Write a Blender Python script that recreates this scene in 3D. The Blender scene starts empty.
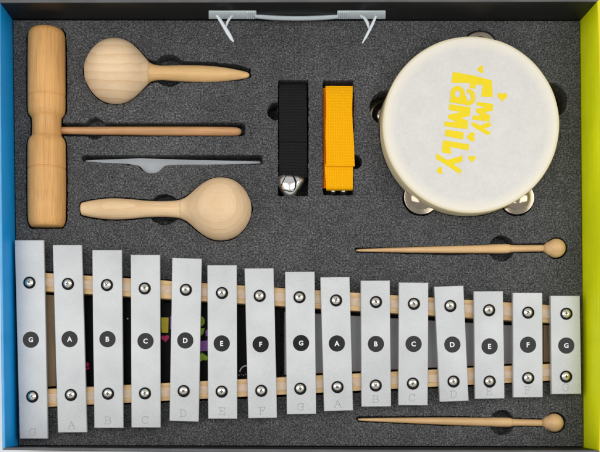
import bpy, bmesh, math, random
from mathutils import Vector, Matrix, noise as mnoise
R = math.radians
random.seed(7)
C = bpy.context.scene.collection
# ---------------------------------------------------------------- scale, camera
S = 0.00075            # metres per plan unit (one plan unit is about 0.75 mm of the kit)
D = 900.0              # camera height over the foam, plan units
VX, VY = 250.0, 360.0  # plan point straight below the lens

scn = bpy.context.scene
cd = bpy.data.cameras.new("camera"); cam = bpy.data.objects.new("camera", cd); C.objects.link(cam)
cam.location = (VX * S, -VY * S, D * S)
cam.rotation_euler = (0, 0, 0)
cd.sensor_width = 36; cd.lens = 36 * D / 600
cd.shift_x = (300 - VX) / 600; cd.shift_y = (VY - 226) / 600
cd.clip_start = 0.01; cd.clip_end = 50
scn.camera = cam
scn.view_settings.view_transform = 'Standard'; scn.view_settings.look = 'None'
scn.view_settings.exposure = 0.07; scn.view_settings.gamma = 1
wd = bpy.data.worlds.new("World"); scn.world = wd; wd.use_nodes = True
wd.node_tree.nodes["Background"].inputs[0].default_value = (0.97, 0.985, 1.0, 1)
wd.node_tree.nodes["Background"].inputs[1].default_value = 0.52

def softbox(name, cx, cy, z, sx, sy, power, aim, col=(1, 1, 1)):
    l = bpy.data.lights.new(name, 'AREA'); l.shape = 'RECTANGLE'
    l.size = sx * S; l.size_y = sy * S; l.energy = power; l.color = col
    o = bpy.data.objects.new(name, l); C.objects.link(o)
    o.location = (cx * S, -cy * S, z * S)
    d = Vector((aim[0] * S, -aim[1] * S, 0)) - o.location
    o.rotation_euler = d.to_track_quat('-Z', 'Y').to_euler()
softbox("softbox_left", -260, 240, 950, 600, 1000, 2.55, (150, 226), (1.0, 0.985, 0.96))
softbox("softbox_right", 900, 200, 950, 520, 1000, 2.4, (450, 226), (1.0, 0.99, 0.975))

# ---------------------------------------------------------------- helpers
def W(u, v, z=0.0):
    """plan point whose place in the photo is (u, v) at height z (plan units)"""
    f = (D - z) / D
    return Vector((VX + (u - VX) * f, -(VY + (v - VY) * f), z))

def finish(bm, name, mats, parent=None, origin=None, smooth=None):
    """link ONE mesh object; bm is in plan units"""
    if origin is None:
        lo = Vector([min(v.co[i] for v in bm.verts) for i in range(3)])
        hi = Vector([max(v.co[i] for v in bm.verts) for i in range(3)])
        origin = (lo + hi) / 2; origin.z = lo.z if parent is None else origin.z
    origin = Vector(origin)
    bmesh.ops.translate(bm, vec=-origin, verts=bm.verts)
    bmesh.ops.scale(bm, vec=(S, S, S), verts=bm.verts)
    bmesh.ops.recalc_face_normals(bm, faces=bm.faces)
    me = bpy.data.meshes.new(name); bm.to_mesh(me); bm.free()
    for m in (mats if isinstance(mats, (list, tuple)) else [mats]): me.materials.append(m)
    if smooth is not None:
        me.shade_smooth()
        me.set_sharp_from_angle(angle=R(smooth))
    o = bpy.data.objects.new(name, me); C.objects.link(o)
    place(o, origin, parent)
    return o

def place(o, origin, parent):
    wloc = Vector(origin) * S
    o['wx'] = list(wloc)
    if parent is not None:
        o.parent = parent; o.location = wloc - Vector(parent['wx'])
    else:
        o.location = wloc

def tag(o, label=None, cat=None, group=None, kind=None):
    if label: o['label'] = label
    if cat: o['category'] = cat
    if group: o['group'] = group
    if kind: o['kind'] = kind
    return o

def thing(name, origin, label, cat, group=None):
    o = bpy.data.objects.new(name, None); C.objects.link(o); o.empty_display_size = 0.01
    place(o, origin, None)
    return tag(o, label, cat, group)

def prism_xy(bm, pts, z0, z1, mat=0, bev=0, segs=2):
    """pts: plan XY; vertical prism"""
    n = len(pts)
    area = sum(pts[i][0] * pts[(i + 1) % n][1] - pts[(i + 1) % n][0] * pts[i][1] for i in range(n))
    if area < 0: pts = pts[::-1]
    b = [bm.verts.new((p[0], p[1], z0)) for p in pts]
    t = [bm.verts.new((p[0], p[1], z1)) for p in pts]
    fs = [bm.faces.new(t), bm.faces.new(b[::-1])]
    for i in range(n):
        fs.append(bm.faces.new((b[i], b[(i + 1) % n], t[(i + 1) % n], t[i])))
    for f in fs: f.material_index = mat
    if bev:
        es = [e for e in fs[0].edges]
        bmesh.ops.bevel(bm, geom=es, offset=bev, segments=segs, profile=0.5, affect='EDGES', clamp_overlap=True)

def prism(bm, uv, zref, z0, z1, mat=0, bev=0, segs=2):
    prism_xy(bm, [tuple(W(u, v, zref)[:2]) for u, v in uv], z0, z1, mat, bev, segs)

def hexa(bm, p, mat=0):
    vs = [bm.verts.new(q) for q in p]   # 0-3 bottom loop, 4-7 top loop
    for f in ((3, 2, 1, 0), (4, 5, 6, 7), (0, 1, 5, 4), (1, 2, 6, 5), (2, 3, 7, 6), (3, 0, 4, 7)):
        bm.faces.new([vs[i] for i in f]).material_index = mat

def lathe(bm, a, b, prof, seg=48, mat=0):
    """turn a profile [(s, r)] (s measured from a towards b, plan units)"""
    a = Vector(a); b = Vector(b); d = (b - a).normalized()
    up = Vector((0, 0, 1)) if abs(d.z) < 0.9 else Vector((1, 0, 0))
    x = d.cross(up).normalized(); y = d.cross(x).normalized()
    rings = []
    for s, r in prof:
        c = a + d * s
        if r < 1e-4: rings.append([bm.verts.new(c)])
        else: rings.append([bm.verts.new(c + (x * math.cos(t) + y * math.sin(t)) * r) for t in [2 * math.pi * k / seg for k in range(seg)]])
    for i in range(len(rings) - 1):
        p, q = rings[i], rings[i + 1]
        for k in range(seg):
            k2 = (k + 1) % seg
            if len(p) == 1 and len(q) == 1: continue
            if len(p) == 1: f = bm.faces.new((p[0], q[k2], q[k]))
            elif len(q) == 1: f = bm.faces.new((p[k], p[k2], q[0]))
            else: f = bm.faces.new((p[k], p[k2], q[k2], q[k]))
            f.material_index = mat
    for rg, rev in ((rings[0], False), (rings[-1], True)):
        if len(rg) > 2: bm.faces.new(rg[::-1] if rev else rg).material_index = mat

def smooth_prof(pts, n=60):
    """catmull-rom through (s, r) points"""
    P = [pts[0]] + list(pts) + [pts[-1]]; out = []
    m = max(2, n // (len(pts) - 1))
    for i in range(1, len(P) - 2):
        p0, p1, p2, p3 = P[i - 1], P[i], P[i + 1], P[i + 2]
        for k in range(m):
            t = k / m
            out.append(tuple(0.5 * (2 * p1[j] + (p2[j] - p0[j]) * t + (2 * p0[j] - 5 * p1[j] + 4 * p2[j] - p3[j]) * t * t + (3 * p1[j] - p0[j] - 3 * p2[j] + p3[j]) * t ** 3) for j in (0, 1)))
    out.append(tuple(pts[-1]))
    return [(s, max(r, 0)) for s, r in out]

def circ(cx, cy, r, n=48, a0=0, a1=360):
    return [(cx + r * math.cos(R(a0 + (a1 - a0) * k / n)), cy + r * math.sin(R(a0 + (a1 - a0) * k / n))) for k in range(n)]

def rrect(x0, y0, x1, y1, r, n=5):
    out = []
    for cx, cy, a in ((x1 - r, y1 - r, 0), (x0 + r, y1 - r, 90), (x0 + r, y0 + r, 180), (x1 - r, y0 + r, 270)):
        out += [(cx + r * math.cos(R(a + 90 * k / n)), cy + r * math.sin(R(a + 90 * k / n))) for k in range(n + 1)]
    return out

def tube(bm, pts, rad, seg=12, flat=1.0, mat=0):
    """swept round bar along plan points with a radius per point"""
    pts = [Vector(p) for p in pts]; rings = []
    for i, p in enumerate(pts):
        d = (pts[min(i + 1, len(pts) - 1)] - pts[max(i - 1, 0)]).normalized()
        x = d.cross(Vector((0, 0, 1))).normalized(); y = x.cross(d).normalized()
        r = rad[i] if isinstance(rad, (list, tuple)) else rad
        rings.append([bm.verts.new(p + x * r * math.cos(t) + y * r * flat * math.sin(t)) for t in [2 * math.pi * k / seg for k in range(seg)]])
    for i in range(len(rings) - 1):
        for k in range(seg):
            bm.faces.new((rings[i][k], rings[i][(k + 1) % seg], rings[i + 1][(k + 1) % seg], rings[i + 1][k])).material_index = mat
    bm.faces.new(rings[0][::-1]).material_index = mat; bm.faces.new(rings[-1]).material_index = mat

# ---------------------------------------------------------------- materials
class N:
    def __init__(s, name):
        s.m = bpy.data.materials.new(name); s.m.use_nodes = True
        s.t = s.m.node_tree; s.b = s.t.nodes["Principled BSDF"]
        tc = s.t.nodes.new('ShaderNodeTexCoord')
        sc = s.t.nodes.new('ShaderNodeVectorMath'); sc.operation = 'SCALE'; sc.inputs['Scale'].default_value = 1 / S
        s.t.links.new(tc.outputs['Object'], sc.inputs[0]); s.P = sc.outputs[0]   # position in plan units
    def new(s, ty, **kw):
        n = s.t.nodes.new(ty)
        for k, v in kw.items():
            if k in n.inputs: n.inputs[k].default_value = v
            else: setattr(n, k, v)
        return n
    def link(s, a, b): s.t.links.new(a, b)
    def mapping(s, scale=(1, 1, 1), rot=(0, 0, 0), loc=(0, 0, 0), src=None):
        n = s.new('ShaderNodeMapping'); n.inputs['Scale'].default_value = scale
        n.inputs['Rotation'].default_value = rot; n.inputs['Location'].default_value = loc
        s.link(src or s.P, n.inputs['Vector']); return n.outputs[0]
    def noise(s, vec, scale=1, detail=3, rough=0.5, dist=0):
        n = s.new('ShaderNodeTexNoise'); n.inputs['Scale'].default_value = scale; n.inputs['Detail'].default_value = detail
        n.inputs['Roughness'].default_value = rough; n.inputs['Distortion'].default_value = dist
        s.link(vec, n.inputs['Vector']); return n.outputs['Fac']
    def ramp(s, fac, stops):
        n = s.new('ShaderNodeValToRGB'); e = n.color_ramp.elements
        while len(e) < len(stops): e.new(0.5)
        for el, (p, c) in zip(e, stops): el.position = p; el.color = tuple(c) + (1,) if len(c) == 3 else c
        s.link(fac, n.inputs['Fac']); return n.outputs['Color']
    def mix(s, a, b, fac, mode='MIX'):
        n = s.new('ShaderNodeMix', data_type='RGBA', blend_type=mode)
        for sock, val in ((n.inputs[0], fac), (n.inputs[6], a), (n.inputs[7], b)):
            if isinstance(val, bpy.types.NodeSocket): s.link(val, sock)
            elif isinstance(val, (int, float)): sock.default_value = val
            else: sock.default_value = tuple(val) + (1,)
        return n.outputs[2]
    def math(s, op, a, b=0.0, c=0.0):
        n = s.new('ShaderNodeMath', operation=op)
        for i, val in enumerate((a, b, c)):
            if isinstance(val, bpy.types.NodeSocket): s.link(val, n.inputs[i])
            else: n.inputs[i].default_value = val
        return n.outputs[0]
    def col(s, v):
        if isinstance(v, bpy.types.NodeSocket): s.link(v, s.b.inputs['Base Color'])
        else: s.b.inputs['Base Color'].default_value = tuple(v) + (1,)
    def bump(s, h, dist, strength=1.0, bevel=0):
        n = s.new('ShaderNodeBump'); n.inputs['Strength'].default_value = strength; n.inputs['Distance'].default_value = dist * S
        s.link(h, n.inputs['Height'])
        if bevel:
            bv = s.new('ShaderNodeBevel', samples=4); bv.inputs['Radius'].default_value = bevel * S; s.link(bv.outputs[0], n.inputs['Normal'])
        s.link(n.outputs[0], s.b.inputs['Normal'])
    def set(s, **kw):
        for k, v in kw.items():
            k = k.replace('_', ' '); 
            if isinstance(v, bpy.types.NodeSocket): s.link(v, s.b.inputs[k])
            else: s.b.inputs[k].default_value = v
        return s

def srgb(r, g, b):
    return tuple(((c / 255) / 12.92 if c / 255 <= 0.04045 else ((c / 255 + 0.055) / 1.055) ** 2.4) for c in (r, g, b))

def m_plain(name, c, rough=0.5, metal=0.0, var=0.08, vs=0.05, fine=0.3, bd=0.05, **kw):
    n = N(name)
    f = n.noise(n.P, vs, 4, 0.6)
    n.col(n.ramp(f, [(0.3, [x * (1 - var) for x in c]), (0.7, [min(1, x * (1 + var)) for x in c])]))
    n.set(Roughness=rough, Metallic=metal, **kw)
    if bd: n.bump(n.noise(n.P, fine, 3), bd, 0.5)
    return n.m

def m_board(name, c, axis, rough=0.5, spec=0.4):
    n = N(name)
    st = n.noise(n.mapping((0.9, 0.006, 0.9) if axis == 'y' else (0.006, 0.9, 0.9)), 1.0, 4, 0.6)
    bl = n.noise(n.P, 0.02, 4, 0.6)
    sc_ = n.noise(n.mapping((0.25, 0.05, 0.4) if axis == 'y' else (0.05, 0.25, 0.4), loc=(5, 5, 5)), 1.0, 5, 0.7)
    c0 = n.mix(c, [x * 0.90 for x in c], n.ramp(st, [(0.35, (0, 0, 0)), (0.7, (1, 1, 1))]))
    c0 = n.mix(c0, n.ramp(bl, [(0.3, (0.88, 0.90, 0.92)), (0.7, (1.05, 1.04, 1.03))]), 1.0, 'MULTIPLY')
    c0 = n.mix(c0, [min(1, x * 0.7 + 0.12) for x in c], n.math('MULTIPLY', n.ramp(sc_, [(0.66, (0, 0, 0)), (0.74, (1, 1, 1))]), 0.35))
    n.col(c0); n.set(Roughness=n.math('MULTIPLY_ADD', bl, 0.25, rough - 0.1)); n.b.inputs['Specular IOR Level'].default_value = spec
    n.bump(st, 0.12, 0.4); return n.m

def m_foam(name='foam', k=1.0):
    n = N(name)
    g1 = n.noise(n.P, 0.62, 2, 0.62)
    g2 = n.noise(n.mapping((1, 1, 1), loc=(40, 7, 3), rot=(0.5, 0.3, 0.6)), 1.35, 2, 0.7)
    big = n.noise(n.P, 0.012, 3, 0.5)
    g = n.math('ADD', n.math('MULTIPLY', g1, 0.55), n.math('MULTIPLY', g2, 0.45))
    c = n.ramp(g, [(0.36, (0.012 * k, 0.0123 * k, 0.013 * k)), (0.47, (0.046 * k, 0.047 * k, 0.0485 * k)), (0.56, (0.092 * k, 0.093 * k, 0.095 * k)), (0.70, (0.26 * k, 0.26 * k, 0.259 * k))])
    c = n.mix(c, n.ramp(big, [(0.3, (0.82, 0.82, 0.83)), (0.7, (1.15, 1.14, 1.12))]), 1.0, 'MULTIPLY')
    mid = n.noise(n.mapping((1, 1, 1), loc=(9, 70, 2)), 0.13, 4, 0.65)
    c = n.mix(c, n.ramp(mid, [(0.35, (0.84, 0.84, 0.845)), (0.65, (1.16, 1.155, 1.15))]), 1.0, 'MULTIPLY')
    fl = n.noise(n.mapping((1, 1, 1), loc=(1, 2, 90)), 0.9, 1, 0.5)
    c = n.mix(c, (0.30, 0.30, 0.31), n.math('MULTIPLY', n.ramp(fl, [(0.70, (0, 0, 0)), (0.80, (1, 1, 1))]), 0.5))
    n.col(c); n.set(Roughness=0.93); n.b.inputs['Specular IOR Level'].default_value = 0.15
    n.bump(g, 2.2, 0.9, bevel=0.8)
    return n.m

def m_wood(name, light, dark, axis='x', rot=(0, 0, 0), ring=0.12, contrast=0.6, fib=1.0, rough=0.5, loc=(0, 0, 0)):
    n = N(name)
    a, c = 0.015, 0.6
    st = (a, c, c) if axis == 'x' else (c, a, c)
    warp = n.noise(n.mapping((0.01, 0.03, 0.03) if axis == 'x' else (0.03, 0.01, 0.03), loc=loc), 1, 2, 0.5)
    mp = n.mapping((1, 1, 1), rot, loc)
    sep = n.new('ShaderNodeSeparateXYZ'); n.link(mp, sep.inputs[0])
    h = n.math('ADD', n.math('MULTIPLY', sep.outputs[2], ring), n.math('MULTIPLY', warp, 1.6))
    fr = n.math('FRACT', h)
    band = n.math('POWER', fr, 3.0)
    fibn = n.noise(n.mapping(st, loc=(3, 9, 5)), 1.2, 4, 0.65)
    pore = n.noise(n.mapping((0.05, 0.9, 0.9) if axis == 'x' else (0.9, 0.05, 0.9)), 1.0, 2, 0.6)
    blot = n.noise(n.P, 0.03, 3, 0.5)
    base = n.mix(light, dark, n.math('MULTIPLY', band, contrast))
    base = n.mix(base, [x * 0.80 for x in dark], n.math('MULTIPLY', n.ramp(fibn, [(0.48, (0, 0, 0)), (0.75, (1, 1, 1))]), 0.55 * fib))
    base = n.mix(base, [x * 0.55 for x in dark], n.math('MULTIPLY', n.ramp(pore, [(0.60, (0, 0, 0)), (0.75, (1, 1, 1))]), 0.35 * fib))
    base = n.mix(base, n.ramp(blot, [(0.3, (0.90, 0.88, 0.85)), (0.7, (1.06, 1.05, 1.04))]), 1.0, 'MULTIPLY')
    n.col(base); n.set(Roughness=rough); n.b.inputs['Specular IOR Level'].default_value = 0.4
    n.bump(fibn, 0.25, 0.35)
    return n.m

def m_web(name, c, dark, period=2.6, spec=0.1):
    n = N(name)
    sep = n.new('ShaderNodeSeparateXYZ'); n.link(n.P, sep.inputs[0])
    nz = n.noise(n.P, 0.25, 2)
    k = 2 * math.pi / period
    sx = n.math('SINE', n.math('MULTIPLY', n.math('ADD', sep.outputs[0], n.math('MULTIPLY', nz, 1.2)), k * 1.1))
    sy = n.math('SINE', n.math('MULTIPLY', n.math('ADD', sep.outputs[1], n.math('MULTIPLY', nz, 1.2)), k * 0.9))
    w = n.math('MULTIPLY_ADD', n.math('MULTIPLY', sx, sy), 0.5, 0.5)
    nn = n.noise(n.P, 1.2, 2)
    ridge = n.math('MULTIPLY_ADD', n.math('SINE', n.math('MULTIPLY', n.math('ADD', sep.outputs[1], n.math('MULTIPLY', nz, 1.5)), k * 0.9)), 0.5, 0.5)
    w2 = n.math('ADD', n.math('ADD', n.math('MULTIPLY', w, 0.45), n.math('MULTIPLY', ridge, 0.25)), n.math('MULTIPLY', nn, 0.30))
    n.col(n.mix(dark, c, w2)); n.set(Roughness=0.85); n.b.inputs['Specular IOR Level'].default_value = spec
    n.bump(w2, 1.0, 1.0)
    return n.m

M_foam = m_foam(k=1.35)
M_black_board = m_board('black_board', (0.008, 0.0085, 0.0085), 'x', 0.45, 0.4)
M_board_edge = m_plain('board_edge', (0.10, 0.10, 0.105), 0.6, var=0.2, vs=0.03)
M_blue = m_board('blue_board', (0.0, 0.33, 0.80), 'y')
M_blue_edge = m_plain('blue_board_edge', (0.10, 0.40, 0.72), 0.5, var=0.1)
M_lime = m_board('lime_board', (0.86, 0.92, 0.0), 'y')
M_lime_edge = m_plain('lime_board_edge', (0.84, 0.72, 0.01), 0.6, var=0.05)
M_table = m_plain('white_surface', (0.86, 0.86, 0.87), 0.6, var=0.02)
M_dark = m_plain('dark_tray', (0.01, 0.01, 0.01), 0.7)
M_floor = m_plain('tray_floor', (0.05, 0.052, 0.055), 0.8, var=0.2)
M_plastic = m_plain('milky_plastic', (0.88, 0.94, 0.96), 0.4, var=0.05, bd=0, Subsurface_Weight=0.15)
M_strap_plastic = m_plain('milky_strap_plastic', (0.50, 0.56, 0.585), 0.35, var=0.06, bd=0.02)
M_plastic_w = m_plain('white_plastic', (0.64, 0.70, 0.73), 0.35, var=0.03, bd=0)
M_strip = m_plain('grey_plastic', (0.40, 0.42, 0.44), 0.35, var=0.12, vs=0.03, bd=0.05)
M_maraca_a = m_wood('maraca_wood_banded', (0.83, 0.615, 0.39), (0.66, 0.425, 0.22), 'x', (R(68), 0, 0), 0.12, 0.6, 0.45)
M_maraca_b = m_wood('maraca_wood_flat_sawn', (0.83, 0.60, 0.365), (0.66, 0.42, 0.21), 'x', (R(8), R(6), 0), 0.16, 0.4, 0.5, loc=(5, 3, 2))
M_handle = m_wood('handle_wood', (0.75, 0.48, 0.21), (0.56, 0.31, 0.11), 'x', (R(40), 0, 0), 0.12, 0.35, 0.9)
M_block = m_wood('block_wood', (0.73, 0.395, 0.135), (0.50, 0.235, 0.065), 'y', (0, R(80), 0), 0.10, 0.3, 1.2)
M_stick = m_wood('stick_wood', (0.62, 0.335, 0.15), (0.36, 0.165, 0.065), 'x', (R(70), 0, 0), 0.25, 0.6, 1.2)
M_mallet = m_wood('mallet_wood', (0.74, 0.48, 0.235), (0.52, 0.31, 0.13), 'x', (R(30), 0, 0), 0.2, 0.35, 0.8)
M_rail = m_wood('rail_wood', (0.75, 0.52, 0.27), (0.52, 0.30, 0.12), 'x', (R(20), 0, 0), 0.2, 0.5, 1.0)
M_endwood = m_wood('end_block_wood', (0.36, 0.25, 0.135), (0.24, 0.155, 0.078), 'y', (0, R(30), 0), 0.12, 0.6, 1.2)
M_felt = m_plain('felt_pad', (0.66, 0.50, 0.36), 0.95, var=0.12, vs=0.2, fine=0.9, bd=0.5)
M_hoop = m_wood('hoop_wood', (0.92, 0.84, 0.58), (0.82, 0.71, 0.42), 'x', (0, 0, 0), 0.5, 0.3, 0.4)
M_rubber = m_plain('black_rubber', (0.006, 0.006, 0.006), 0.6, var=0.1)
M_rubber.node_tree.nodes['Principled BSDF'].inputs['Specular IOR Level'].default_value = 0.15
M_chrome = m_plain('chrome', (0.74, 0.70, 0.63), 0.26, 1.0, var=0.04, bd=0.02)
M_nickel = m_plain('nickel', (0.37, 0.31, 0.235), 0.12, 1.0, var=0.12, vs=0.08, bd=0.12, fine=0.15)
M_recess = m_plain('shaded_recess', (0.16, 0.15, 0.135), 0.5, 0.8, bd=0)  # shadow inside the screw's cross, painted as a darker metal
M_bell = m_plain('polished_bell', (0.86, 0.84, 0.80), 0.13, 1.0, var=0.04, bd=0.02)
M_sticker = m_plain('black_sticker', (0.006, 0.006, 0.0065), 0.22, var=0.1, bd=0)
M_sticker.node_tree.nodes['Principled BSDF'].inputs['Specular IOR Level'].default_value = 0.22
M_white_ink = m_plain('white_ink', (0.8, 0.8, 0.8), 0.4, var=0.02, bd=0)
M_yellow_ink = m_plain('yellow_ink', (0.86, 0.66, 0.0), 0.7, var=0.03, vs=0.2, bd=0)
M_orange_shade = m_web('orange_webbing_shade', (0.95, 0.22, 0.0), (0.70, 0.10, 0.0))  # same webbing, redder: shade and bounce between the folds put into the colour
M_orange = m_web('orange_webbing', (1.0, 0.52, 0.004), (0.92, 0.36, 0.0))
M_blackweb = m_web('black_webbing', (0.026, 0.026, 0.027), (0.001, 0.001, 0.001))
M_card = m_plain('black_card', (0.004, 0.004, 0.0045), 0.5, var=0.2, bd=0.05)
M_card.node_tree.nodes['Principled BSDF'].inputs['Specular IOR Level'].default_value = 0.12
M_grey_card = m_plain('grey_card', (0.40, 0.405, 0.415), 0.4, var=0.15, vs=0.02, bd=0.1)
M_pink = m_plain('magenta_ink', (0.9, 0.01, 0.18), 0.5, bd=0)
M_green = m_plain('green_ink', (0.52, 0.85, 0.02), 0.5, bd=0)
M_violet = m_plain('violet_ink', (0.50, 0.20, 0.72), 0.5, bd=0)
M_yel2 = m_plain('card_yellow_ink', (0.95, 0.78, 0.02), 0.5, bd=0)

def m_bar():
    n = N('brushed_aluminium')
    g = n.new('ShaderNodeNewGeometry'); sc = n.new('ShaderNodeVectorMath', operation='SCALE'); sc.inputs['Scale'].default_value = 1 / S
    n.link(g.outputs['Position'], sc.inputs[0]); n.P = sc.outputs[0]
    f = n.noise(n.mapping((0.55, 0.55, 0.55), rot=(0.2, 0.4, 0.1)), 1.0, 4, 0.7)
    st = n.noise(n.mapping((0.02, 1.6, 1)), 1.0, 3, 0.6)
    b = n.noise(n.P, 0.03, 3, 0.5)
    c = n.ramp(b, [(0.3, (0.525, 0.535, 0.538)), (0.7, (0.605, 0.612, 0.613))])
    c = n.mix(c, n.ramp(f, [(0.3, (0.90, 0.90, 0.90)), (0.7, (1.05, 1.05, 1.05))]), 1.0, 'MULTIPLY')
    n.col(c); n.set(Metallic=0.35, Roughness=n.math('MULTIPLY_ADD', f, 0.2, 0.42)); n.b.inputs['Specular IOR Level'].default_value = 0.3
    n.bump(n.math('ADD', n.math('MULTIPLY', f, 0.6), n.math('MULTIPLY', st, 0.4)), 0.12, 0.6)
    return n.m
M_bar = m_bar()
M_engrave = m_plain('stamp_shade_metal', (0.34, 0.345, 0.35), 0.5, 0.2, var=0.1, bd=0.05)  # shade of the stamped strokes put into a darker metal colour

def m_skin():
    n = N('drum_skin')
    sep = n.new('ShaderNodeSeparateXYZ'); n.link(n.P, sep.inputs[0])
    r = n.math('SQRT', n.math('ADD', n.math('POWER', sep.outputs[0], 2.0), n.math('POWER', sep.outputs[1], 2.0)))
    cl = n.noise(n.P, 0.05, 5, 0.65)
    fine = n.noise(n.P, 0.35, 4, 0.7)
    base = n.ramp(cl, [(0.3, (0.665, 0.64, 0.60)), (0.7, (0.725, 0.70, 0.665))])
    base = n.mix(base, n.ramp(fine, [(0.35, (0.95, 0.95, 0.95)), (0.7, (1.03, 1.03, 1.03))]), 1.0, 'MULTIPLY')
    wob = n.math('ADD', r, n.math('MULTIPLY', n.noise(n.P, 0.06, 3), 3.0))
    ring = n.ramp(n.math('DIVIDE', wob, 100.0), [(0.74, (0, 0, 0)), (0.83, (1, 1, 1))])
    c = n.mix(base, (0.81, 0.755, 0.645), ring)
    edge = n.ramp(n.math('DIVIDE', r, 100.0), [(0.838, (0, 0, 0)), (0.846, (1, 1, 1)), (0.852, (0.2, 0.2, 0.2)), (0.861, (1, 1, 1))])
    c = n.mix(c, (0.72, 0.62, 0.38), edge)     # glued band over the wooden hoop shows through as cream
    n.col(c); n.set(Roughness=0.6); n.bump(fine, 0.3, 0.4)
    return n.m
M_skin = m_skin()

# ---------------------------------------------------------------- setting: white table
bm = bmesh.new()
prism_xy(bm, [(-3000, 3000), (3600, 3000), (3600, -3500), (-3000, -3500)], -60, -46)
tag(finish(bm, 'table_surface', M_table), 'white table surface under the open kit box', 'surface', kind='structure')

# ---------------------------------------------------------------- open box with coloured side walls
WH = 43.0
box = thing('gift_box', W(300, 226, -45), 'open shallow box with blue left wall, lime right wall and black long walls', 'box')
f_tl, f_tr, f_br, f_bl = (12.2, 19.5), (580.5, 20.5), (584.0, 447.2), (17.6, 445.6)   # where the walls meet the foam
r_tl, r_tr, r_br, r_bl = (0.2, 2.8), (597.2, 1.6), (598.6, 450.2), (5.2, 447.2)        # inner edge of the rim
o_tl, o_tr, o_br, o_bl = (-2.2, -0.9), (600.8, -1.2), (602.5, 456.5), (2.2, 449.9)      # outer edge of the rim
def side_wall(fa, fb, ra, rb, oa, ob, mat, edge, lab, bow=(0, 0), nseg=16):
    """a board wall leaning out to its rim; bow = how far the middle of the rim bulges (u, v)"""
    bm = bmesh.new(); rows = []
    def at(p, q, t, z, k=1.0):
        w = k * math.sin(math.pi * t) ** 0.8 if 0 < t < 1 else 0
        return W(p[0] + (q[0] - p[0]) * t + bow[0] * w, p[1] + (q[1] - p[1]) * t + bow[1] * w, z)
    for i in range(nseg + 1):
        t = i / nseg
        F = at(fa, fb, t, 0, 0.1); L = F.copy(); L.z = -44
        Rr = at(ra, rb, t, WH); O = at(oa, ob, t, WH); X = O.copy(); X.z = -44
        d = O - Rr
        rows.append([bm.verts.new(p) for p in (L, F, Rr - Vector((0, 0, 0.8)), Rr + d * 0.12, Rr + d * 0.3 + Vector((0, 0, 0.35)), Rr + d * 0.7 + Vector((0, 0, 0.35)), O - d * 0.1, O - Vector((0, 0, 0.9)), X)])
    m = len(rows[0])
    for i in range(nseg):
        for k in range(m):
            f = bm.faces.new((rows[i][k], rows[i + 1][k], rows[i + 1][(k + 1) % m], rows[i][(k + 1) % m]))
            f.material_index = 1 if 2 <= k <= 6 else 0
    bm.faces.new(rows[0]); bm.faces.new(rows[-1][::-1])
    o = finish(bm, 'side_wall', [mat, edge], box, smooth=45); o['label'] = lab
side_wall(f_tl, f_tr, r_tl, r_tr, o_tl, o_tr, M_black_board, M_board_edge, 'black long wall of the box with the handle')
side_wall(f_bl, f_br, r_bl, r_br, o_bl, o_br, M_black_board, M_board_edge, 'black long wall of the box nearest the bars', (0, 0.5))
side_wall(f_tl, f_bl, r_tl, r_bl, o_tl, o_bl, M_blue, M_blue_edge, 'blue short wall of the box', (-0.6, 0))
side_wall(f_tr, f_br, r_tr, r_br, o_tr, o_br, M_lime, M_lime_edge, 'lime yellow short wall of the box', (3.6, 0))
bm = bmesh.new(); prism(bm, [f_tl, f_tr, f_br, f_bl], 0, -45.6, -42); finish(bm, 'box_floor', M_dark, box)

# carrying handle fixed through the top wall
bm = bmesh.new()
def wallplate(u0, u1, v0, v1, z0, z1, th=2.4):
    a, b, c, d = W(u0, v1, z0), W(u1, v1, z0), W(u1, v0, z1), W(u0, v0, z1)
    k = Vector((0, th, 0))
    hexa(bm, [a, b, b + k, a + k, d, c, c + k, d + k])
wallplate(208.5, 256.5, 11.2, 19.4, 3, 23); wallplate(337, 385.8, 11.2, 19.4, 3, 23)
bmesh.ops.bevel(bm, geom=bm.edges[:], offset=1.1, segments=3, profile=0.5, affect='EDGES', clamp_overlap=True)
for u in (247.5, 249.5, 251.5, 253.5, 339.5, 341.5, 343.5, 345.5, 347.5):
    c1, c2 = W(u, 18.6, 5), W(u, 12.0, 21)
    hexa(bm, [c1 + Vector((-.35, -.7, 0)), c1 + Vector((.35, -.7, 0)), c1 + Vector((.35, 1.2, 0)), c1 + Vector((-.35, 1.2, 0)), c2 + Vector((-.35, -.7, 0)), c2 + Vector((.35, -.7, 0)), c2 + Vector((.35, 1.2, 0)), c2 + Vector((-.35, 1.2, 0))])
pts = [W(255 + (338 - 255) * t, 17.6 + 0.8 * math.sin(t * math.pi) - 1.6 * (1 - t) ** 6 - 1.2 * t ** 6, 10) for t in [k / 16 for k in range(17)]]
tube(bm, pts, 2.2, 10, 1.3, mat=1)
hd = finish(bm, 'carrying_handle', [M_plastic, M_strap_plastic], box, smooth=35)
for path, rad in (([(216.8, 15.5, 26), (221, 21.5, 25), (228, 33, 23), (231.5, 39, 22), (233.6, 41.9, 21.5)], [1.3, 1.7, 2.1, 1.7, 0.6]),
                  ([(232.3, 15.8, 20), (229.6, 18.5, 22), (227.2, 22.5, 22), (226.0, 27.5, 21)], [1.0, 1.3, 1.2, 0.8]),
                  ([(376.0, 16, 26), (372.6, 24, 25), (366.2, 36.5, 23), (362.3, 43.2, 22)], [1.1, 1.5, 1.3, 0.6]),
                  ([(360.5, 15.8, 20), (364.5, 18.0, 22), (367.5, 23, 23), (369.2, 29, 22)], [1.1, 1.5, 1.6, 0.9])):
    bm = bmesh.new(); tube(bm, [W(*p) for p in path], rad, 12, 0.7)
    finish(bm, 'plastic_prong', M_plastic_w, hd, smooth=50)

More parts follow.
